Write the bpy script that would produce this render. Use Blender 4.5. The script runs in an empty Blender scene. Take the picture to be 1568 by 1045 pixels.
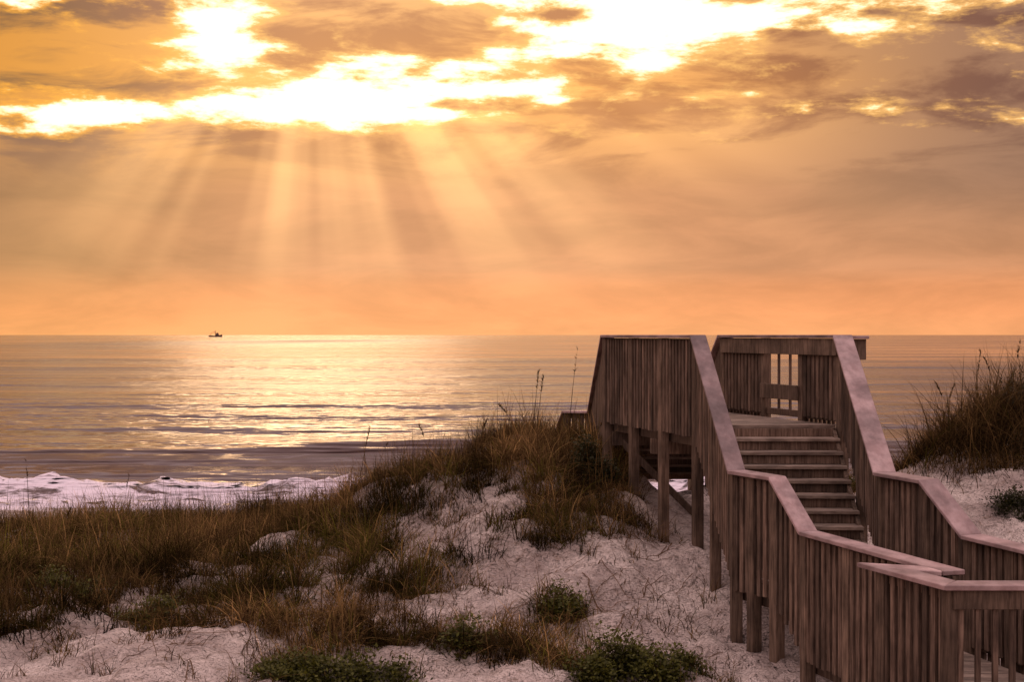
import bpy, math, numpy as np
from mathutils import Vector
rng = np.random.default_rng(7)
scene = bpy.context.scene
CZ = 6.0   # eye height above sea level

# ------------------------------------------------------------------ helpers
TAB = np.random.default_rng(3).random((256, 256))
def vnoise(x, y):
    x = np.asarray(x, float); y = np.asarray(y, float)
    xi = np.floor(x).astype(int); yi = np.floor(y).astype(int)
    fx = x - xi; fy = y - yi
    fx = fx*fx*(3-2*fx); fy = fy*fy*(3-2*fy)
    a = TAB[xi % 256, yi % 256]; b = TAB[(xi+1) % 256, yi % 256]
    c = TAB[xi % 256, (yi+1) % 256]; d = TAB[(xi+1) % 256, (yi+1) % 256]
    return (a*(1-fx)+b*fx)*(1-fy)+(c*(1-fx)+d*fx)*fy
def fbm(x, y, o=4):
    s = 0; a = .5; t = 0
    for i in range(o):
        s = s + a*vnoise(x*2**i+17.3*i, y*2**i+5.1*i); t += a; a *= .5
    return s/t
def sstep(a, b, x):
    t = np.clip((x-a)/(b-a), 0, 1); return t*t*(3-2*t)

PY = np.array([-200, 0, 9, 12.5, 15, 18, 22, 25, 32, 46, 52, 62, 90])
PZ = np.array([-3.6, -3.5, -3.3, -3.2, -3.12, -3.06, -3.12, -3.5, -5.0, -5.85, -6.15, -6.9, -9])
def ground(x, y):
    """dune height above sea level"""
    x = np.asarray(x, float); y = np.asarray(y, float)
    z = np.interp(y, PY, PZ)
    sx = np.where(x < .6, 2.10, 1.75); sy = np.where(y < 21, 3.2, 2.1)
    z = z + 1.42*np.exp(-.5*((x-.6)/sx)**2-.5*((y-21)/sy)**2)
    z = z + 1.78*np.exp(-.5*((x-8.2)/2.4)**2-.5*((y-21.5)/2.3)**2)
    z = z - .38*np.exp(-.5*((x-3.4)/1.7)**2-.5*((y-12.3)/1.5)**2)
    near = np.clip((26-y)/3, 0, 1)
    z = z + near*((fbm(x*.55+3, y*.55+9, 3)-.5)*.70 + (fbm(x*1.9, y*1.9, 3)-.5)*.32 + (fbm(x*6, y*6, 2)-.5)*.08)
    far = 1-near
    z = z + far*(fbm(x*.1, y*.1, 2)-.5)*.3*np.clip((46-y)/10, 0, 1)
    return z + CZ

def np_mesh(name, V, F, smooth=False, col=None):
    me = bpy.data.meshes.new(name)
    V = np.asarray(V, np.float32); F = np.asarray(F, np.int32)
    n = F.shape[1]
    me.vertices.add(len(V)); me.vertices.foreach_set('co', V.ravel())
    me.loops.add(F.size); me.loops.foreach_set('vertex_index', F.ravel())
    me.polygons.add(len(F))
    me.polygons.foreach_set('loop_start', np.arange(0, F.size, n, dtype=np.int32))
    me.polygons.foreach_set('loop_total', np.full(len(F), n, np.int32))
    if smooth: me.polygons.foreach_set('use_smooth', np.ones(len(F), bool))
    me.update(calc_edges=True)
    if col is not None:
        a = me.color_attributes.new('Col', 'FLOAT_COLOR', 'POINT')
        a.data.foreach_set('color', np.c_[col, np.ones(len(col))].astype(np.float32).ravel())
    ob = bpy.data.objects.new(name, me); scene.collection.objects.link(ob)
    return ob

def grid(name, xs, ys, zf):
    X, Y = np.meshgrid(xs, ys)
    V = np.c_[X.ravel(), Y.ravel(), zf(X.ravel(), Y.ravel())]
    nx = len(xs); ny = len(ys)
    i = np.arange(nx*ny).reshape(ny, nx)
    F = np.stack([i[:-1, :-1].ravel(), i[:-1, 1:].ravel(), i[1:, 1:].ravel(), i[1:, :-1].ravel()], 1)
    return np_mesh(name, V, F, True)

class NT:
    def __init__(s, tree): s.t = tree; s.n = tree.nodes; s.l = tree.links; s.n.clear()
    def new(s, typ, **k):
        n = s.n.new(typ)
        for a, b in k.items(): setattr(n, a, b)
        return n
    def put(s, sock, v):
        if v is None: return
        if isinstance(v, bpy.types.NodeSocket): s.l.new(v, sock)
        else:
            if isinstance(v, (tuple, list)) and len(v) == 3 and len(sock.default_value) == 4: v = (*v, 1)
            sock.default_value = v
    def M(s, op, a, b=None, c=None, clamp=False):
        n = s.new('ShaderNodeMath', operation=op, use_clamp=clamp)
        for i, v in enumerate((a, b, c)): s.put(n.inputs[i], v)
        return n.outputs[0]
    def add(s, a, b): return s.M('ADD', a, b)
    def mul(s, a, b): return s.M('MULTIPLY', a, b)
    def sub(s, a, b): return s.M('SUBTRACT', a, b)
    def ss(s, x, a, b, lo=0., hi=1.):
        n = s.new('ShaderNodeMapRange', interpolation_type='SMOOTHSTEP')
        for i, v in enumerate((x, a, b, lo, hi)): s.put(n.inputs[i], v)
        return n.outputs[0]
    def gauss(s, vec, cx, cy, sx, sy):
        n = s.new('ShaderNodeVectorMath', operation='MULTIPLY_ADD'); s.put(n.inputs[0], vec)
        n.inputs[1].default_value = (1/sx, 1/sy, 0); n.inputs[2].default_value = (-cx/sx, -cy/sy, 0)
        d = s.new('ShaderNodeVectorMath', operation='DOT_PRODUCT'); s.l.new(n.outputs[0], d.inputs[0]); s.l.new(n.outputs[0], d.inputs[1])
        return s.M('POWER', .36788, d.outputs['Value'])
    def mix(s, f, a, b, mode='MIX'):
        n = s.new('ShaderNodeMix', data_type='RGBA', blend_type=mode)
        s.put(n.inputs[0], f); s.put(n.inputs[6], a); s.put(n.inputs[7], b)
        return n.outputs[2]
    def vscale(s, c, f):
        n = s.new('ShaderNodeVectorMath', operation='SCALE'); s.put(n.inputs[0], c); s.put(n.inputs['Scale'], f)
        return n.outputs[0]
    def vadd(s, a, b):
        n = s.new('ShaderNodeVectorMath', operation='ADD'); s.put(n.inputs[0], a); s.put(n.inputs[1], b)
        return n.outputs[0]
    def noise(s, vec, scale, detail=4, rough=.5, dist=0., lac=2.):
        n = s.new('ShaderNodeTexNoise')
        s.put(n.inputs['Vector'], vec); n.inputs['Scale'].default_value = scale
        n.inputs['Detail'].default_value = detail; n.inputs['Roughness'].default_value = rough
        n.inputs['Distortion'].default_value = dist
        return n.outputs['Fac']
    def comb(s, x, y, z=0.):
        n = s.new('ShaderNodeCombineXYZ')
        for i, v in enumerate((x, y, z)): s.put(n.inputs[i], v)
        return n.outputs[0]
    def ramp(s, f, stops, interp='LINEAR'):
        n = s.new('ShaderNodeValToRGB'); r = n.color_ramp; r.interpolation = interp
        while len(r.elements) < len(stops): r.elements.new(.5)
        for e, (p, c) in zip(r.elements, stops): e.position = p; e.color = (*c, 1)
        s.put(n.inputs[0], f); return n.outputs[0]
    def scale(s, vec, v):
        n = s.new('ShaderNodeVectorMath', operation='MULTIPLY'); s.put(n.inputs[0], vec); s.put(n.inputs[1], v)
        return n.outputs[0]
    def bump(s, h, strength, dist, normal=None):
        n = s.new('ShaderNodeBump'); n.inputs['Strength'].default_value = strength
        n.inputs['Distance'].default_value = dist
        s.put(n.inputs['Height'], h)
        if normal is not None: s.put(n.inputs['Normal'], normal)
        return n.outputs[0]

def material(name):
    m = bpy.data.materials.new(name); m.use_nodes = True
    return m, NT(m.node_tree)
def principled(t, col, rough=.8, normal=None, spec=None, **k):
    p = t.new('ShaderNodeBsdfPrincipled'); o = t.new('ShaderNodeOutputMaterial')
    t.put(p.inputs['Base Color'], col); t.put(p.inputs['Roughness'], rough)
    if normal is not None: t.put(p.inputs['Normal'], normal)
    if spec is not None: t.put(p.inputs['Specular IOR Level'], spec)
    t.l.new(p.outputs[0], o.inputs[0]); return p, o

# ------------------------------------------------------------------ sky
SUN_AZ, SUN_EL = -.140, .272
w = bpy.data.worlds.new("World"); scene.world = w; w.use_nodes = True
t = NT(w.node_tree)
tc = t.new('ShaderNodeTexCoord'); sep = t.new('ShaderNodeSeparateXYZ')
t.l.new(tc.outputs['Generated'], sep.inputs[0])
az = t.M('ARCTAN2', sep.outputs[0], sep.outputs[1]); el = t.M('ARCSINE', sep.outputs[2])
ae = t.comb(az, el, 0.)
base = t.ramp(t.mul(el, 3.), [(0, (.94, .385, .155)), (.05, (.90, .34, .135)), (.10, (.82, .31, .125)), (.14, (.70, .295, .135)),
        (.30, (.69, .295, .12)), (.42, (.86, .39, .125)), (.52, (.93, .40, .09)), (.8, (.80, .42, .18))])
left = t.ss(az, -.12, -.36); right = t.ss(az, .05, .36)
hi = t.ss(el, .02, .12)
base = t.mix(t.mul(left, t.ss(el, .08, .17, .25, .9)), base, (.62, .235, .010))
base = t.mix(t.mul(left, t.mul(t.ss(el, .01, .06), t.ss(el, .17, .10, 0., .85))), base, (.36, .165, .062))
base = t.mix(t.mul(right, t.mul(hi, .97)), base, (.31, .155, .092))
# soft cloud shading
uv = t.vadd(t.scale(ae, (10., 32., 0.)), (2.3, .7, 0.))
n1 = t.noise(uv, 1.0, 6, .62, .6)
n2 = t.noise(t.vadd(t.scale(ae, (6.5, 25., 0.)), (4., 1., 3.)), 1.3, 6, .60, .4)
upper = t.ss(el, .095, .150)
shade = t.ss(n2, .39, .58)
dark = t.mix(left, (.60, .49, .52), (.32, .34, 1.1))
lowsh = t.ss(n2, .30, .68, .84, 1.10)
mulc = t.mix(upper, t.comb(lowsh, lowsh, lowsh), t.mix(shade, dark, (1.10, 1.10, 1.06)))
base = t.mix(1., base, mulc, 'MULTIPLY')
# sun-lit gaps in the cloud deck
blobs = [(-.190, .155, .130, .011, .43), (-.105, .163, .060, .016, .43), (-.205, .203, .038, .022, .46), (-.085, .184, .100, .011, .40),
         (-.015, .170, .045, .006, .40), (.055, .208, .085, .022, .42), (.150, .220, .110, .012, .38), (.235, .206, .028, .007, .38),
         (-.325, .226, .070, .012, .46), (-.030, .240, .14, .013, .36), (-.288, .147, .055, .007, .42), (.03, .163, .012, .003, .26),
         (.165, .166, .012, .003, .30), (-.340, .135, .06, .006, .28), (.095, .188, .04, .008, .28), (.33, .222, .06, .008, .26),
         (-.258, .212, .026, .012, -.3), (-.045, .205, .036, .010, -.40), (-.32, .182, .06, .018, -.15), (.035, .222, .03, .006, -.40), (-.15, .187, .03, .006, -.32), (.04, .188, .03, .006, -.25), (-.12, .226, .03, .008, -.25), (.30, .165, .07, .015, -.12)]
F = n1
for b in blobs: F = t.M('MULTIPLY_ADD', t.gauss(ae, *b[:4]), b[4], F)
F = t.sub(F, t.ss(el, .145, .11, .03, .4))
fine = t.noise(t.scale(ae, (26., 80., 0.)), 1., 5, .64)
F = t.M('MULTIPLY_ADD', t.sub(fine, .5), .9, F)
glow = t.ss(F, .48, .78)
core = t.ss(F, .65, .86)
edgecol = t.mix(left, (1.15, .60, .15), (1.10, .45, .012))
sky = t.mix(glow, base, edgecol)
sky = t.mix(core, sky, (1.8, 1.5, 1.0))
# crepuscular rays
phi = t.M('ARCTAN2', t.sub(az, SUN_AZ), t.sub(SUN_EL, el))
r1 = t.noise(t.comb(t.mul(phi, 4.8), 7.2, 0.), 1., 2.0, .5)
ray = t.ss(r1, .34, .68, -.28, 1.)
rmask = t.mul(t.mul(t.ss(el, .185, .140), t.ss(el, .00, .11)), t.M('EXPONENT', t.mul(t.M('POWER', t.mul(t.sub(az, -.10), 1/.22), 2.), -1.)))
sky = t.vadd(sky, t.vscale((.38, .215, .085), t.mul(ray, rmask)))
# halo near hidden sun
sky = t.vadd(sky, t.vscale((.10, .06, .015), t.gauss(ae, SUN_AZ+.05, .16, .20, .06)))
sky = t.vadd(sky, t.vscale((6.0, 4.0, 2.0), t.gauss(ae, SUN_AZ, SUN_EL+.028, .060, .028)))
# overhead and eastern sky
up = t.ss(el, .26, .60)
away = t.ss(t.M('ABSOLUTE', az), .7, 1.5)
oth = t.mix(t.ss(el, .1, .9), (.42, .275, .24), (1.22, .94, .94))
sky = t.mix(t.M('MAXIMUM', up, away), sky, oth)
sky = t.mix(t.ss(el, 0., -.05), sky, (.10, .07, .06))
bg = t.new('ShaderNodeBackground'); t.put(bg.inputs[0], sky); bg.inputs[1].default_value = 1.0
ns = t.new('ShaderNodeTexSky', sky_type='NISHITA'); ns.sun_disc = False
ns.sun_elevation = SUN_EL; ns.sun_rotation = SUN_AZ
bg2 = t.new('ShaderNodeBackground'); t.l.new(ns.outputs[0], bg2.inputs[0]); bg2.inputs[1].default_value = .003
ad = t.new('ShaderNodeAddShader'); t.l.new(bg.outputs[0], ad.inputs[0]); t.l.new(bg2.outputs[0], ad.inputs[1])
out = t.new('ShaderNodeOutputWorld'); t.l.new(ad.outputs[0], out.inputs[0])
try:
    w.cycles.sampling_method = 'MANUAL'; w.cycles.sample_map_resolution = 512
except Exception: pass

# the sun is behind the cloud deck: a wide, weak, warm source
sd = bpy.data.lights.new('sun', 'SUN'); sd.energy = .21; sd.angle = math.radians(12); sd.color = (1, .60, .32)
so = bpy.data.objects.new('sun', sd); scene.collection.objects.link(so)
dv = Vector((math.sin(SUN_AZ)*math.cos(SUN_EL), math.cos(SUN_AZ)*math.cos(SUN_EL), math.sin(SUN_EL)))
so.rotation_euler = dv.to_track_quat('Z', 'Y').to_euler(); so.location = dv*100

# ------------------------------------------------------------------ sand
def warp(lo, hi, step, ext_lo, ext_hi, g=1.25):
    c = list(np.arange(lo, hi+1e-6, step)); s = step; a = lo
    L = []
    while a > ext_lo: s *= g; a -= s; L.append(a)
    s = step; b = hi; R = []
    while b < ext_hi: s *= g; b += s; R.append(b)
    return np.array(L[::-1]+c+R)
sand = grid('sand_dune', warp(-8, 10, .05, -400, 400, 1.15), warp(10.5, 26, .05, -150, 66, 1.08), ground)
m, t = material('white_sand')
g = t.new('ShaderNodeNewGeometry'); P = g.outputs['Position']
a = t.noise(P, 1.3, 5, .6); b = t.noise(P, 55, 4, .7); c = t.noise(P, 9, 4, .6)
col = t.mix(t.ss(a, .35, .66), (.75, .62, .565), (.43, .335, .305))
col = t.mix(t.ss(c, .55, .70, 0., .6), col, (.26, .175, .13))
col = t.mix(t.ss(b, .57, .70, 0., .6), col, (.18, .12, .09))
nb = t.bump(t.noise(P, 3.2, 5, .62), .9, .34)
nb = t.bump(t.noise(P, 11, 3, .6), .9, .12, nb)
nb = t.bump(t.noise(P, 60, 3, .6), .5, .012, nb)
principled(t, col, .95, nb, .1)
sand.data.materials.append(m)

# ------------------------------------------------------------------ sea
def seaz(x, y):
    z = np.zeros_like(x)
    wob = (fbm(x*.03+7, y*.01, 3)-.5)*7
    def wave(y0, h, sf, sb, k=1.):
        d = y-(y0+wob*k); s = np.where(d < 0, sf, sb)
        amp = .65+.7*fbm(x*.05+y0, x*0+y0, 2)
        return h*amp*np.exp(-.5*(d/s)**2)
    z = z + wave(63.0, 1.2, 1.7, 4, .3)
    # broken bore: lumpy crest
    lump = fbm(x*.9+3, x*0+2, 3); lump2 = fbm(x*2.4, y*1.2, 3)
    d = y-(54.6+(fbm(x*.12+2, x*0, 3)-.5)*2.2)
    z = z + (.18+.55*lump*lump2*1.6)*np.exp(-.5*(d/np.where(d < 0, .45, 1.4))**2)
    for y0, h, s in ((77, .26, 2), (89, .36, 2.6), (103, .22, 3), (118, .40, 4), (140, .30, 4), (166, .44, 5), (200, .4, 7), (250, .45, 8), (320, .5, 10)):
        z = z + wave(y0, h, s*.7, s*1.3, 1.)
    z = z + (fbm(x*.5, y*.9, 3)-.5)*.16*np.clip((200-y)/100, 0, 1)
    foam = sstep(46.5, 49, y)*sstep(56.5, 55, y)
    z = z + foam*(fbm(x*1.3, y*2.6, 4)-.5)*.40
    return z
sea = grid('sea', warp(-34, 34, .25, -30000, 30000, 1.12), warp(46, 100, .18, 45.5, 40000, 1.022), seaz)
m, t = material('sea_water')
g = t.new('ShaderNodeNewGeometry'); P = g.outputs['Position']; s = t.new('ShaderNodeSeparateXYZ'); t.l.new(P, s.inputs[0])
X, Y = s.outputs[0], s.outputs[1]
big = t.noise(t.scale(P, (.008, .03, 1)), 1., 3, .6)
w1 = t.noise(t.scale(P, (.09, .34, 1)), 1., 3, .6)
w2 = t.noise(t.scale(P, (.5, 1.5, 1)), 1., 2, .55)
w3 = t.noise(t.scale(P, (.012, .05, 1)), 1., 3, .6)
nb = t.bump(w3, .9, 4.)
nb = t.bump(w1, .9, 1.0, nb)
nb = t.bump(w2, .7, .20, nb)
far = t.ss(Y, 90., 500.)
glint_patch = t.gauss(t.comb(X, Y, 0.), -190., 1350., 110., 560.)   # rougher water offshore, added to catch a sun glint
rough = t.add(t.ss(big, .35, .65, .13, .26), t.mul(far, -.10))
rough = t.M('MULTIPLY_ADD', glint_patch, .34, rough)
edge = t.add(Y, t.mul(t.sub(t.noise(t.scale(P, (.22, .0, 0)), 1., 4), .5), 3.))
fband = t.mul(t.ss(Y, 46.0, 47.5), t.ss(edge, 56.6, 55.8))
fn = t.noise(t.scale(P, (.40, 1.1, 1)), 1., 7, .70, .8)
foam = t.ss(t.add(fn, t.mul(fband, .22)), .60, .71)
foam = t.mul(foam, t.ss(fband, 0., .2))
p, o = principled(t, t.mix(foam, (.095, .048, .042), (.86, .74, .82)), t.add(t.mul(foam, .5), rough), nb)
p.inputs['IOR'].default_value = 1.5
sea.data.materials.append(m)

# ------------------------------------------------------------------ boardwalk
class Boxes:
    def __init__(s): s.v = []; s.f = []
    def hexa(s, pts):
        k = len(s.v); s.v += [tuple(p) for p in pts]
        s.f += [(k, k+3, k+2, k+1), (k+4, k+5, k+6, k+7), (k, k+1, k+5, k+4), (k+1, k+2, k+6, k+5), (k+2, k+3, k+7, k+6), (k+3, k, k+4, k+7)]
    def beam(s, p0, p1, w_, th, off=0.):
        """top centre-line p0-p1, plumb ends"""
        p0 = np.array(p0, float); p1 = np.array(p1, float)
        d = (p1-p0)[:2]; d /= np.linalg.norm(d); nrm = np.array([-d[1], d[0], 0])
        q0 = p0+nrm*off; q1 = p1+nrm*off; h = nrm*w_/2; dz = np.array([0, 0, th])
        s.hexa([q0-h-dz, q1-h-dz, q1+h-dz, q0+h-dz, q0-h, q1-h, q1+h, q0+h])
    def vert(s, x, y, z0, z1, d, w_, th):
        """upright board: d = plan direction"""
        d = np.array(d, float); d /= np.linalg.norm(d); nn = np.array([-d[1], d[0]])
        c = np.array([x, y]); cs = [c-d*w_/2-nn*th/2, c+d*w_/2-nn*th/2, c+d*w_/2+nn*th/2, c-d*w_/2+nn*th/2]
        s.hexa([(*q, z0) for q in cs]+[(*q, z1) for q in cs])
    def sweep(s, pts, w_, th):
        P_ = [np.array(p, float) for p in pts]; L = []; 
        for i in range(len(P_)):
            ds = []
            if i > 0: d = (P_[i]-P_[i-1])[:2]; ds.append(d/np.linalg.norm(d))
            if i < len(P_)-1: d = (P_[i+1]-P_[i])[:2]; ds.append(d/np.linalg.norm(d))
            m_ = sum(ds); m_ /= np.linalg.norm(m_); nn = np.array([-m_[1], m_[0]])
            c = m_ @ ds[0]; k = w_/2/max(c, .4)
            L.append((P_[i][:2]-nn*k, P_[i][:2]+nn*k, P_[i][2]))
        for (a0, b0, z0), (a1, b1, z1) in zip(L[:-1], L[1:]):
            s.hexa([(*a0, z0-th), (*a1, z1-th), (*b1, z1-th), (*b0, z0-th), (*a0, z0), (*a1, z1), (*b1, z1), (*b0, z0)])
    def obj(s, name, mat, parent, bevel=.004):
        me = bpy.data.meshes.new(name); me.from_pydata([tuple(map(float, v)) for v in s.v], [], s.f); me.update()
        ob = bpy.data.objects.new(name, me); scene.collection.objects.link(ob)
        me.materials.append(mat); ob.parent = parent
        if bevel:
            bm_ = ob.modifiers.new('bevel', 'BEVEL'); bm_.width = bevel; bm_.segments = 1
        return ob

def wood(name, c_dark, c_light, gs, rough=.75):
    m, t = material(name)
    g = t.new('ShaderNodeNewGeometry'); P = g.outputs['Position']; r = g.outputs['Random Per Island']
    off = t.comb(t.mul(r, 37.), t.mul(r, 91.), t.mul(r, 13.))
    v = t.vadd(P, off)
    gr = t.noise(t.scale(v, gs), 1., 5, .65)
    bl = t.noise(v, 2.5, 4, .6)
    col = t.mix(t.ss(gr, .3, .7), c_dark, c_light)
    k = t.mul(t.ss(bl, .3, .7, .55, 1.15), t.add(.55, t.mul(r, .75)))
    col = t.vscale(col, k)
    principled(t, col, rough, t.bump(gr, .5, .006), .25)
    return m
m_pick = wood('weathered_wood', (.080, .048, .034), (.250, .165, .122), (45, 45, 3))
m_cap = wood('sky_pink_cap_wood', (.34, .215, .21), (.50, .345, .34), (8, 3, 8), .5)  # weathered caps, with the overhead sky's pink light put into the colour
m_deck = wood('deck_wood', (.20, .14, .11), (.44, .33, .265), (3, 45, 20), .7)
m_dark = wood('structural_wood', (.080, .050, .035), (.24, .16, .115), (40, 40, 3))

walk = bpy.data.objects.new('wooden_boardwalk_stairs', None); scene.collection.objects.link(walk)
def R(x, y, z): return (x, y, z+CZ)
Lf = [R(.74, 24.2, -1.85), R(.90, 23.45, -1.25), R(1.32, 23.3, -1.25), R(1.34, 20, 0), R(2.22, 17, 0), R(2.32, 14.7, -1.4), R(2.62, 14.05, -1.4), R(2.79, 13.4, -1.85),
      R(3.47, 11.15, -1.85)]
Mf = [R(3.40, 11.22, -1.853), R(2.99, 11.38, -1.853), R(3.27, 10.6, -1.853), R(7.5, 10.6, -1.853)]
Rt = [R(3.0, 23.3, -1.25), R(3.0, 20, 0), R(3.95, 17, 0), R(3.80, 14.5, -1.4), R(4.03, 13.75, -1.4), R(4.25, 13.15, -1.85), R(4.6, 11.9, -1.85), R(7.5, 11.9, -1.85)]
cap = Boxes(); pick = Boxes(); post = Boxes(); rim = Boxes(); deck = Boxes(); stair = Boxes()
cap.sweep(Lf, .20, .04); cap.sweep(Rt, .24, .04); cap.sweep(Mf, .22, .04)
FL = 1.08
def lerp(a, b, u): return tuple(np.array(a)*(1-u)+np.array(b)*u)
def fence(a, b, mode='solid', u0=0., u1=1., inner=-1, drop=1.23):
    """pickets between cap points a and b; inner = side (+/-1 along left normal) of the deck"""
    a = np.array(a); b = np.array(b); d = (b-a); Lh = np.linalg.norm(d[:2]); dn = d[:2]/Lh; nn = np.array([-dn[1], dn[0]])
    A = a+d*u0; B = a+d*u1; L2 = Lh*(u1-u0)
    rim.beam(A-(0, 0, .046), B-(0, 0, .046), .036, .085)
    rim.beam(A-(0, 0, FL-.12), B-(0, 0, FL-.12), .036, .085)
    if mode == 'window':
        for u in (.34, .67):
            p = A+(B-A)*u; pick.vert(p[0], p[1], p[2]-FL+.1, p[2]-.13, dn, .024, .03)
        return
    sp = .098 if mode == 'solid' else .125
    n_ = max(2, int(L2/sp))
    for layer in ((1, -1) if mode == 'solid' else (-1,)):
        for i in range(n_):
            u = (i+(.5 if layer < 0 else 0.02))/n_
            if layer > 0 and i == 0: continue
            p = A+(B-A)*u; o = nn*inner*layer*(.033 if mode == 'solid' else .035)
            wd = (.060 if mode == 'solid' else .040)+rng.uniform(-.004, .004)
            lo = drop if layer < 0 else FL-.06
            pick.vert(p[0]+o[0], p[1]+o[1], p[2]-lo+rng.uniform(-.012, .012), p[2]-.062, dn, wd, .022 if mode == 'solid' else .034)
def posts(a, b, us, down=True, w_=.112):
    a = np.array(a); b = np.array(b); d = b-a
    for u in us:
        p = a+d*u; gz = float(ground(p[0], p[1]))-.4
        z0 = gz if down else p[2]-1.3
        post.vert(p[0], p[1], min(z0, p[2]-1.3), p[2]-.043, d[:2], w_, w_)
def beams(a, b, inner, th=.24):
    a = np.array(a); b = np.array(b)
    rim.beam(a-(0, 0, FL+.035), b-(0, 0, FL+.035), .045, th, off=inner*.10)
for i in range(len(Lf)-1):
    fence(Lf[i], Lf[i+1], 'solid', inner=+1); beams(Lf[i], Lf[i+1], +1)
fence(Mf[0], Mf[1], 'solid', inner=+1); fence(Mf[1], Mf[2], 'solid', inner=+1); fence(Mf[2], Mf[3], 'open', inner=+1)
beams(Mf[1], Mf[2], +1); beams(Mf[2], Mf[3], +1)
rim.beam(np.array(Mf[2])-(0, 0, .046), np.array(Mf[3])-(0, 0, .046), .03, .14, off=-.06)
for i in range(len(Rt)-1):
    if i == 1:   # landing wall with the open bay
        c, d_ = Rt[1], Rt[2]
        fence(c, d_, 'solid', 0, .385, inner=-1); fence(c, d_, 'solid', .70, 1, inner=-1); fence(c, d_, 'window', .40, .69, inner=-1)
        # boards on the deck side
        cap_a, cap_b = np.array(c), np.array(d_)
        rim.beam(cap_a-(0, 0, .05), cap_b-(0, 0, .05), .03, .20, off=-.075)
        A_, B_ = lerp(c, d_, .385), lerp(c, d_, .70)
        rim.beam(np.array(A_)-(0, 0, .64), np.array(B_)-(0, 0, .64), .03, .19, off=-.078)
        posts(c, d_, [.385, .70], w_=.10)
    else: fence(Rt[i], Rt[i+1], 'solid', inner=-1)
    beams(Rt[i], Rt[i+1], -1)
posts(Lf[0], Lf[1], [0, 1]); posts(Lf[2], Lf[3], [0, .5]); posts(Lf[3], Lf[4], [0, .33, .66, 1]); posts(Lf[4], Lf[5], [.5, 1]); posts(Lf[5], Lf[6], [.45, 1])
posts(Lf[6], Lf[7], [1]); posts(Lf[7], Lf[8], [.33, .66, .97]); posts(Mf[1], Mf[2], [0, 1]); posts(Mf[2], Mf[3], [.25, .5, .75, 1])
posts(Rt[0], Rt[1], [0, .5]); posts(Rt[1], Rt[2], [0, 1]); posts(Rt[2], Rt[3], [.5, 1]); posts(Rt[3], Rt[4], [1]); posts(Rt[4], Rt[5], [1]); posts(Rt[5], Rt[6], [.5, 1]); posts(Rt[6], Rt[7], [.5, 1])
# side arm of the landing rail
cap.beam(R(4.08, 18.0, -.012), R(4.50, 17.95, -.012), .16, .04)
rim.beam(R(3.70, 18.02, -.056), R(4.47, 17.96, -.056), .04, .26)
# decks: planks across between left line and right line
def planks(l0, l1, r0, r1, z, n_):
    l0, l1, r0, r1 = [np.array(q[:2]) for q in (l0, l1, r0, r1)]
    for i in range(n_):
        a0 = l0+(l1-l0)*(i/n_+.004); a1 = l0+(l1-l0)*((i+.93)/n_); b0 = r0+(r1-r0)*(i/n_+.004); b1 = r0+(r1-r0)*((i+.93)/n_)
        pts = [a0, a1, b1, b0]
        def area(p): return sum(p[j][0]*p[(j+1) % 4][1]-p[(j+1) % 4][0]*p[j][1] for j in range(4))
        if area(pts) < 0: pts = pts[::-1]
        deck.hexa([(*q, z-.04) for q in pts]+[(*q, z) for q in pts])
def inset(p, dx): return (p[0]+dx, p[1], p[2])
I = .075
planks(inset(Lf[3], I), inset(Lf[4], I), inset(Rt[1], -I), inset(Rt[2], -I), CZ-FL, 22)
planks(inset(Lf[5], I), inset(Lf[6], I), inset(Rt[3], -I), inset(Rt[4], -I), CZ-1.4-FL, 5)
planks(inset(Lf[7], I), (3.36, 11.78), inset(Rt[5], -I), (4.52, 11.78), CZ-1.85-FL, 12)
planks((3.09, 11.4), (3.33, 10.68), (7.4, 11.75), (7.4, 10.68), CZ-1.85-FL, 7)
tread = Boxes()
def flight(l0, l1, r0, r1, zt, zb, n_):
    l0, l1, r0, r1 = [np.array(q[:2]) for q in (l0, l1, r0, r1)]
    rise = (zt-zb)/n_
    for i in range(n_):
        z = zt-rise*(i+1); u0 = i/n_; u1 = (i+1)/n_
        a0 = l0+(l1-l0)*u0; a1 = l0+(l1-l0)*(u1+.02); b0 = r0+(r1-r0)*u0; b1 = r0+(r1-r0)*(u1+.02)
        if i < n_-1:
            for k0, k1 in ((0, .47), (.53, 1.)):
                c0, c1, d0, d1 = a0+(a1-a0)*k0, a0+(a1-a0)*k1, b0+(b1-b0)*k0, b0+(b1-b0)*k1
                tread.hexa([(*q, z-.038) for q in (c1, d1, d0, c0)]+[(*q, z) for q in (c1, d1, d0, c0)])
        # riser
        q0 = (*(a0), z+rise-.042); q1 = (*(b0), z+rise-.042)
        stair.beam(q0, q1, .022, rise-.042)
flight(inset(Lf[4], I), inset(Lf[5], I), inset(Rt[2], -I), inset(Rt[3], -I), CZ-FL, CZ-1.4-FL, 10)
flight(inset(Lf[6], I), inset(Lf[7], I), inset(Rt[4], -I), inset(Rt[5], -I), CZ-1.4-FL, CZ-1.85-FL, 3)
flight(inset(Lf[3], I), inset(Lf[2], I), inset(Rt[1], -I), inset(Rt[0], -I), CZ-FL, CZ-1.25-FL, 8)
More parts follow.
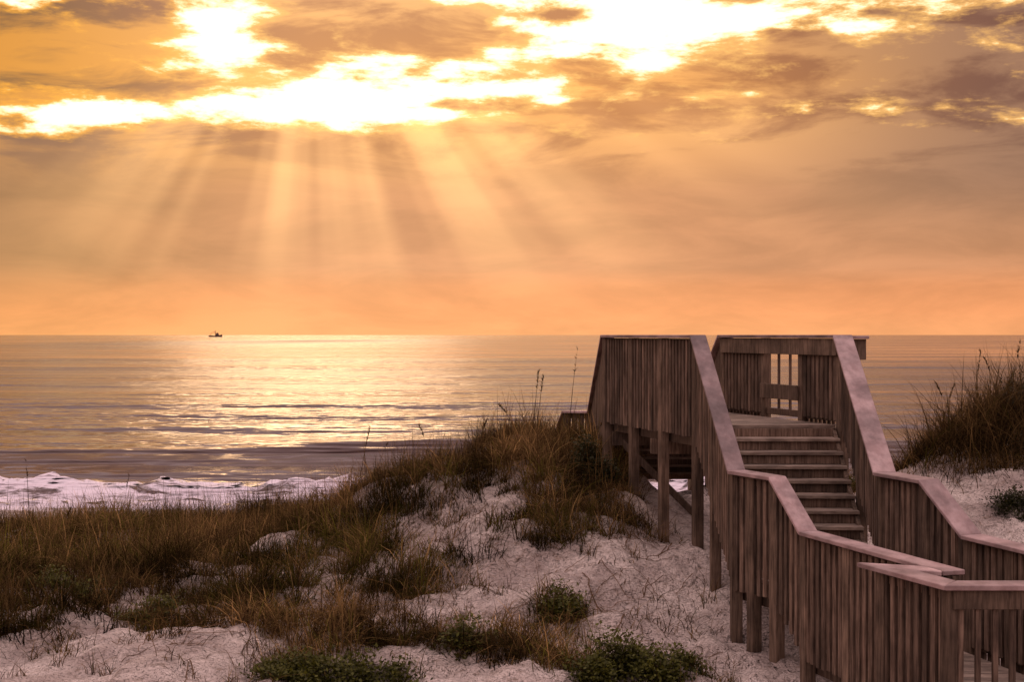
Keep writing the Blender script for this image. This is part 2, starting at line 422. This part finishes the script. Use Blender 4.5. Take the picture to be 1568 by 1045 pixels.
# under-deck bracing
rim.beam(R(1.55, 19.7, -1.45), R(2.6, 19.2, -2.5), .04, .12); rim.beam(R(2.35, 17.2, -1.4), R(3.8, 17.3, -2.5), .04, .12)
rim.beam(R(1.4, 19.9, -1.35), R(3.0, 19.95, -1.35), .09, .2); rim.beam(R(2.2, 17.05, -1.35), R(3.9, 17.05, -1.35), .09, .2)
rim.beam(R(1.8, 18.5, -1.35), R(3.4, 18.5, -1.35), .09, .2)
cap.obj('handrail_caps', m_cap, walk, .006); pick.obj('pickets', m_pick, walk, 0); post.obj('posts', m_dark, walk)
rim.obj('rails_and_beams', m_dark, walk); deck.obj('deck_planks', m_deck, walk); tread.obj('stair_treads', m_deck, walk); stair.obj('stair_risers', m_pick, walk)

# ------------------------------------------------------------------ grass
m_grass, t = material('dry_grass')
vc = t.new('ShaderNodeVertexColor', layer_name='Col')
d = t.new('ShaderNodeBsdfDiffuse'); tr = t.new('ShaderNodeBsdfTranslucent'); mx = t.new('ShaderNodeMixShader'); o = t.new('ShaderNodeOutputMaterial')
t.l.new(vc.outputs[0], d.inputs[0]); t.l.new(vc.outputs[0], tr.inputs[0]); mx.inputs[0].default_value = .45
t.l.new(d.outputs[0], mx.inputs[1]); t.l.new(tr.outputs[0], mx.inputs[2]); t.l.new(mx.outputs[0], o.inputs[0])

def blades(bx, by, L, lean, width, cols, az_=None, z0=-.02, seg=4, rise=1., zb=None):
    N = len(bx)
    if az_ is None: az_ = rng.uniform(0, 2*np.pi, N)
    dx, dy = np.cos(az_), np.sin(az_)
    wa = rng.uniform(0, np.pi, N); wx, wy = np.cos(wa), np.sin(wa)
    bz = ground(bx, by)+z0 if zb is None else zb
    V = np.zeros((N, seg+1, 2, 3), np.float32); C = np.zeros((N, seg+1, 2, 3), np.float32)
    curl = rng.uniform(.6, 1.4, N)
    for k in range(seg+1):
        u = k/seg
        h = lean*L*(u**1.6)*curl
        zz = rise*L*(u-.55*np.clip(lean, 0, 1.2)*u*u)
        px = bx+dx*h; py = by+dy*h; pz = bz+zz
        ww = width*(1-u**1.5*.9)/2
        for sgn, j in ((-1, 0), (1, 1)):
            V[:, k, j, 0] = px+sgn*wx*ww; V[:, k, j, 1] = py+sgn*wy*ww; V[:, k, j, 2] = pz
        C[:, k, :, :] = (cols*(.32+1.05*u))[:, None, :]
    base = (np.arange(N)*(seg+1)*2)[:, None]
    ks = np.arange(seg)[None, :]*2
    i0 = base+ks
    Fq = np.stack([i0, i0+1, i0+3, i0+2], -1).reshape(-1, 4)
    return V.reshape(-1, 3), Fq, C.reshape(-1, 3)
def join(parts):
    Vs, Fs, Cs = [], [], []; k = 0
    for V, F_, C in parts: Vs.append(V); Fs.append(F_+k); Cs.append(C); k += len(V)
    return np.concatenate(Vs), np.concatenate(Fs), np.concatenate(Cs)

def ell(x, y, cx, cy, rx, ry): return np.exp(-(((x-cx)/rx)**2+((y-cy)/ry)**2)**1.5)
def density(x, y):
    nz = fbm(x*1.1+40, y*1.1+11, 4)
    n3 = fbm(x*2.3+4, y*2.3+31, 3)
    bound = np.interp(x, [-9, -3.6, -1.5, .9, 1.6], [18.6, 19.2, 18.2, 18.1, 18.8])
    band = sstep(-.8, .5, y-bound+(nz-.5)*3.2)*np.where(x < 1.75, 1, 0)*sstep(.28, .42, n3)
    left_ = sstep(-3.9, -4.5, x+(nz-.5)*1.5)*sstep(14.8, 15.8, y)*sstep(.34, .44, n3)
    d = np.maximum(band*1.3, left_)
    for e in ((-3.95, 16.1, .55, 1.1), (-2.75, 15.7, .90, 1.3), (-3.0, 18.0, .8, .5), (-1.9, 17.4, .5, .5), (-1.2, 16.2, .5, .7), (.45, 17.0, .3, .3), (-5.2, 14.6, .7, .3), (-1.9, 14.4, .9, .35), (-1.1, 13.9, 1.1, .4), (.1, 13.5, .8, .5), (.5, 14.9, .28, .5),
              (-.1, 17.8, .5, .4), (.9, 17.8, .4, .5), (-.5, 16.9, .35, .3)):
        d = np.maximum(d, ell(x, y, *e)*sstep(.36, .5, n3)*1.2)
    rgt = sstep(5.6, 6.6, x+(nz-.5)*2)*sstep(20.5, 21.4, y)*1.2
    rg2 = sstep(4.4, 4.9, x)*sstep(21.2, 22.0, y)
    d = np.maximum(d, np.maximum(rgt, rg2)*.9)
    return d*sstep(25.5, 24, y)*sstep(.20, .36, nz)
N = 68000
cx = rng.uniform(-9.5, 11, N); cy = rng.uniform(12, 25.5, N)
keep = rng.random(N) < density(cx, cy)*.62
cx, cy = cx[keep], cy[keep]
per = 12
def colours(n_, green):
    straw = np.array([.54, .33, .135]); brown = np.array([.105, .060, .028]); olive = np.array([.06, .052, .014]); lime = np.array([.17, .15, .025])
    r = rng.random((n_, 1)); g_ = (rng.random((n_, 1)) < green)
    c = straw*r**2.0+brown*(1-r**2.0)
    gcol = olive*(1-r)+lime*r
    return np.where(g_, gcol, c)*rng.uniform(.65, 1.3, (n_, 1))
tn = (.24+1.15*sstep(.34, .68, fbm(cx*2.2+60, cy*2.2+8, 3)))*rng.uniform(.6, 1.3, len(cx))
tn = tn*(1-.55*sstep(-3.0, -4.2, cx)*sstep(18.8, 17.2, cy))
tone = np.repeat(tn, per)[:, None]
bx = np.repeat(cx, per)+rng.normal(0, .05, len(cx)*per); by = np.repeat(cy, per)+rng.normal(0, .05, len(cx)*per)
hgt = np.repeat(rng.uniform(.40, 1.6, len(cx))*(.30+1.5*fbm(cx*1.3+3, cy*1.3, 3)), per)
nb_ = len(bx)
green = np.repeat(np.clip(fbm(cx*.7+9, cy*.7+2, 3)*1.4-.45, .03, .5), per)[:, None]
# every tuft leans its own way
taz = np.repeat(rng.uniform(0, 6.28, len(cx)), per)+rng.normal(0, 1.1, nb_)
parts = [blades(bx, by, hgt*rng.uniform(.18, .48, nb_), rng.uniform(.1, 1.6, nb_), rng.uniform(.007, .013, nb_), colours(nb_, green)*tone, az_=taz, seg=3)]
print('blades', nb_)
# lying, tangled stems
ns_ = 40000
idx = rng.integers(0, len(cx), ns_); sx_ = cx[idx]+rng.normal(0, .22, ns_); sy_ = cy[idx]+rng.normal(0, .22, ns_)
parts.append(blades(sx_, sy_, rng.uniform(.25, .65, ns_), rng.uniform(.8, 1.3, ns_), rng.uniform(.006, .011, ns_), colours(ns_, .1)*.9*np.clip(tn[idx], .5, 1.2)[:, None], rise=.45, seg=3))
# taller thin stalks on the ridge
nt = 6000
tx = rng.uniform(-9, 1.5, nt); ty = rng.uniform(18.5, 24, nt); k_ = rng.random(nt) < density(tx, ty)*fbm(tx*1.5, ty*1.5, 3)*1.4; tx, ty = tx[k_], ty[k_]; nt = len(tx)
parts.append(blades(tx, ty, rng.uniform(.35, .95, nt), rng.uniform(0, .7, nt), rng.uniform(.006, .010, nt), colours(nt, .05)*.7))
# sparse sprigs on the open sand
nsp = 1100
px_ = rng.uniform(-4.8, 2.2, nsp); py_ = rng.uniform(12.6, 18.8, nsp)
k_ = fbm(px_*1.7, py_*1.7, 3) > .48; px_, py_ = px_[k_], py_[k_]
q = 10; sz = np.repeat(rng.uniform(.4, 1.3, len(px_)), q)
px2 = np.repeat(px_, q)+rng.normal(0, .04, len(px_)*q); py2 = np.repeat(py_, q)+rng.normal(0, .04, len(px_)*q); n_ = len(px2)
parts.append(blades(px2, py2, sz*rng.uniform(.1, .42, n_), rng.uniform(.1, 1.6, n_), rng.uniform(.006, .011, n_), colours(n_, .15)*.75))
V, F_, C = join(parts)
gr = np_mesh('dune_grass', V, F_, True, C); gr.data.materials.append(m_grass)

# runners creeping across the sand
Vs, Fs, Cs = [], [], []; k = 0
for i in range(460):
    x, y = rng.uniform(-3.8, 1.9), rng.uniform(13.0, 18.8); a = rng.uniform(0, 6.28); st = rng.integers(6, 24); wd = rng.uniform(.003, .006)
    if fbm(np.array(x*1.2+8), np.array(y*1.2), 3) < .47: continue
    xs, ys = [], []; aa = []
    for j in range(st):
        xs.append(x); ys.append(y); aa.append(a); a += rng.normal(0, .22); x += .045*math.cos(a); y += .045*math.sin(a)
    xs = np.array(xs); ys = np.array(ys); aa = np.array(aa)
    z = ground(xs, ys)+.010+.05*np.abs(np.sin(np.linspace(0, rng.uniform(2, 9), st)))*rng.random()
    A = np.c_[xs-np.sin(aa)*wd, ys+np.cos(aa)*wd, z]; B = np.c_[xs+np.sin(aa)*wd, ys-np.cos(aa)*wd, z-.003]
    V = np.stack([A, B], 1).reshape(-1, 3); ii = np.arange(st-1)*2+k
    Vs.append(V); Fs.append(np.stack([ii, ii+1, ii+3, ii+2], 1)); Cs.append(np.tile(np.array([.15, .09, .055])*rng.uniform(.6, 1.5), (len(V), 1))); k += len(V)
vn = np_mesh('dune_runner_vines', np.concatenate(Vs), np.concatenate(Fs), True, np.concatenate(Cs)); vn.data.materials.append(m_grass)

# sea oats: tall stalks with drooping seed heads
def sea_oat(name, x, y, h, lean, heavy=True):
    parts = []
    n0 = 3
    bx = np.full(n0, x); by = np.full(n0, y)
    V, F_, C = blades(bx, by, np.full(n0, h), np.full(n0, abs(lean)), np.full(n0, .014), np.tile(np.array([[.11, .065, .035]]), (n0, 1)), az_=np.full(n0, 0 if lean > 0 else np.pi), seg=10)
    # keep all copies on one curve
    Vr = V.reshape(n0, 11, 2, 3); sp0 = Vr.mean(2)[0]; half = (Vr-Vr.mean(2, keepdims=True)); V = (sp0[None, :, None, :]+half).reshape(-1, 3)
    parts.append((V, F_, C))
    spine = sp0
    m_ = 30 if heavy else 9
    u = rng.uniform(.76, 1., m_)*10; i = np.minimum(u.astype(int), 9); f = (u-i)[:, None]
    pts = spine[i]*(1-f)+spine[i+1]*f
    parts.append(blades(pts[:, 0], pts[:, 1], rng.uniform(.04, .09, m_), rng.uniform(.3, 1.2, m_), np.full(m_, .016), colours(m_, 0)*.7, zb=pts[:, 2], seg=3))
    k2 = 16
    parts.append(blades(x+rng.normal(0, .04, k2), y+rng.normal(0, .04, k2), rng.uniform(.25, .6, k2), rng.uniform(.3, 1.3, k2), rng.uniform(.006, .01, k2), colours(k2, .2)))
    V, F_, C = join(parts); ob = np_mesh(name, V, F_, True, C); ob.data.materials.append(m_grass)
for x, y, h, ln, hv in ((.30, 20.6, 1.30, .05, True), (.36, 20.9, 1.1, .12, True), (.80, 20.3, 1.75, .12, False), (.12, 20.2, 1.0, -.5, True), (-2.35, 21.6, 1.4, .1, True), (-2.1, 21.2, 1.0, .2, False),
                   (-5.9, 21.5, .95, .1, False), (-7.3, 21.5, 1.15, -.05, False), (-6.6, 20.6, .8, .2, True), (-3.6, 21.0, .7, .3, False), (-1.2, 21.3, .85, -.2, True), (5.3, 22, .6, .3, True), (6.9, 21.3, 1.4, .1, True), (7.3, 21.2, 1.3, -.25, True),
                   (6.4, 21.3, 1.1, .25, True), (7.0, 21, 1.2, .45, False), (7.5, 21.4, 1.2, .1, True), (6.7, 21.6, 1.1, -.3, True), (1.05, 20.4, .8, .4, True), (-.5, 20.6, .75, .3, True)):
    sea_oat('sea_oats', x, y, h, ln, hv)

# leafy shrubs
m_leaf, t = material('shrub_leaf')
vc = t.new('ShaderNodeVertexColor', layer_name='Col')
d = t.new('ShaderNodeBsdfPrincipled'); tr = t.new('ShaderNodeBsdfTranslucent'); mx = t.new('ShaderNodeMixShader'); o = t.new('ShaderNodeOutputMaterial')
d.inputs['Roughness'].default_value = .55; d.inputs['Specular IOR Level'].default_value = .2
t.l.new(vc.outputs[0], d.inputs['Base Color']); t.l.new(vc.outputs[0], tr.inputs[0]); mx.inputs[0].default_value = .3
t.l.new(d.outputs[0], mx.inputs[1]); t.l.new(tr.outputs[0], mx.inputs[2]); t.l.new(mx.outputs[0], o.inputs[0])
def shrub(x, y, rx, ry, h, n_, c0, c1, leaf=.03, name='dune_shrub'):
    nc = max(5, int(n_/160)); ca = rng.uniform(0, 6.28, nc); cr = np.sqrt(rng.random(nc))
    cxs = x+np.cos(ca)*cr*rx; cys = y+np.sin(ca)*cr*ry; chs = h*(1-.6*cr**2)*rng.uniform(.4, 1.15, nc)
    j = rng.integers(0, nc, n_); sp = .06+.04*rng.random(n_)
    px = cxs[j]+rng.normal(0, 1, n_)*sp; py = cys[j]+rng.normal(0, 1, n_)*sp
    hh = rng.random(n_)**.8; pz = ground(px, py)+chs[j]*hh+rng.normal(0, .02, n_)
    a = rng.uniform(0, 6.28, n_); tilt = rng.uniform(-.3, 1.1, n_)
    dx = np.stack([np.cos(a)*np.cos(tilt), np.sin(a)*np.cos(tilt), np.sin(tilt)], 1)
    sd_ = np.stack([-np.sin(a), np.cos(a), rng.uniform(-.5, .5, n_)], 1)
    s_ = rng.uniform(.6, 1.3, (n_, 1))*leaf; P0 = np.stack([px, py, pz], 1)
    V = np.stack([P0, P0+dx*s_*.5+sd_*s_*.3, P0+dx*s_, P0+dx*s_*.5-sd_*s_*.3], 1).reshape(-1, 3)
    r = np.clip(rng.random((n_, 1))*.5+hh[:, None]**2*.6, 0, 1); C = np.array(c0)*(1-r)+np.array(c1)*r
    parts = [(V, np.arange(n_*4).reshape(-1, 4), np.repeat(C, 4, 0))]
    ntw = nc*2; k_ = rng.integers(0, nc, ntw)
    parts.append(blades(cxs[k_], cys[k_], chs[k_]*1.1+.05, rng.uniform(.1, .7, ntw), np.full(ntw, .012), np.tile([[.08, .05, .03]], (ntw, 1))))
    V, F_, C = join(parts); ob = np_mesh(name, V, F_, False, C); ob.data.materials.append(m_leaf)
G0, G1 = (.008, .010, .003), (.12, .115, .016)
for a_ in ((-1.95, 13.15, .42, .25, .24, 3400), (-1.35, 13.0, .40, .25, .22, 3000), (-.4, 13.6, .22, .2, .34, 1800), (.95, 13.3, .24, .22, .50, 2800), (1.32, 13.0, .26, .22, .26, 2000), (1.62, 13.3, .15, .15, .2, 900), (.72, 12.8, .16, .16, .3, 1200),
           (.55, 14.8, .18, .22, .40, 2000), (-3.9, 15.6, .35, .3, .25, 1800), (-5.1, 16.6, .5, .4, .25, 2400)):
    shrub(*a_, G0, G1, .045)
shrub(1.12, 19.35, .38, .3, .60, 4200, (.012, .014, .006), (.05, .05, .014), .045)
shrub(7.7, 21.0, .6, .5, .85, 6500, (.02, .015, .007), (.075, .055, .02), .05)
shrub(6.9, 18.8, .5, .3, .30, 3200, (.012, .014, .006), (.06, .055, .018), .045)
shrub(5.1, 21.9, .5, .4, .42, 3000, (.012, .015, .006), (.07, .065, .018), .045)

# twiggy bush on the right dune
parts = []
ntw = 2600; bx = 7.3+rng.normal(0, .62, ntw); by = 21.1+rng.normal(0, .35, ntw)
parts.append(blades(bx, by, rng.uniform(.3, 1.45, ntw), rng.uniform(.1, 1.2, ntw), rng.uniform(.008, .016, ntw), colours(ntw, .05)*.5, seg=5))
ntw = 900; bx = 6.8+rng.normal(0, .7, ntw); by = 20.3+rng.normal(0, .3, ntw)
parts.append(blades(bx, by, rng.uniform(.2, .6, ntw), rng.uniform(.3, 1.4, ntw), rng.uniform(.007, .012, ntw), colours(ntw, .1)*.6, seg=4))
V, F_, C = join(parts); ob = np_mesh('twiggy_bush', V, F_, True, C); ob.data.materials.append(m_grass)

# ------------------------------------------------------------------ fishing boat on the horizon
boat = bpy.data.objects.new('fishing_boat', None); scene.collection.objects.link(boat); boat.location = (-834, 4000, 0)
m_boat, t = material('boat_paint'); principled(t, t.mix(t.noise(None, 3, 3), (.09, .05, .045), (.17, .10, .08)), .6)
st = [(-19, 1.5, 4.6), (-16, 3, 4.2), (-7, 3.6, 3.6), (4, 3.7, 4.0), (12, 2.6, 5.2), (19, .2, 7.2)]
v = []; f = []
for x, b_, z in st: v += [(x, -b_, z), (x, -b_*.6, -.8), (x, b_*.6, -.8), (x, b_, z)]
for i in range(len(st)-1):
    k = i*4
    for j in range(4): f.append((k+j, k+(j+1) % 4, k+4+(j+1) % 4, k+4+j))
f += [(0, 3, 2, 1), (20, 21, 22, 23)]
me = bpy.data.meshes.new('hull'); me.from_pydata(v, [], f); o = bpy.data.objects.new('hull', me); scene.collection.objects.link(o); me.materials.append(m_boat); o.parent = boat
b_ = Boxes(); b_.beam((0, 0, 9), (9, 0, 9), 4.5, 5.4); b_.beam((3, 0, 11.6), (8, 0, 11.6), 3.4, 2.6)
b_.vert(0, 0, 3, 18, (1, 0), .9, .9); b_.vert(-13, 0, 3.5, 11, (1, 0), .7, .7); b_.beam((0, 0, 16.5), (-13, 0, 10.5), .6, .6); b_.beam((0.5, 0.4, 8), (-2, 12, 16), .6, .6); b_.beam((0.5, -0.4, 8), (-2, -12, 16), .6, .6)
b_.obj('cabin_mast_and_booms', m_boat, boat, 0)

# ------------------------------------------------------------------ camera
cd = bpy.data.cameras.new('camera'); cd.lens = 50; cd.sensor_width = 36; cd.clip_end = 80000; cd.clip_start = .1
co = bpy.data.objects.new('camera', cd); scene.collection.objects.link(co)
co.location = (0, 0, CZ); co.rotation_euler = (math.radians(90-.25), 0, 0)
scene.camera = co
scene.view_settings.view_transform = 'Standard'; scene.view_settings.look = 'None'; scene.view_settings.exposure = 0
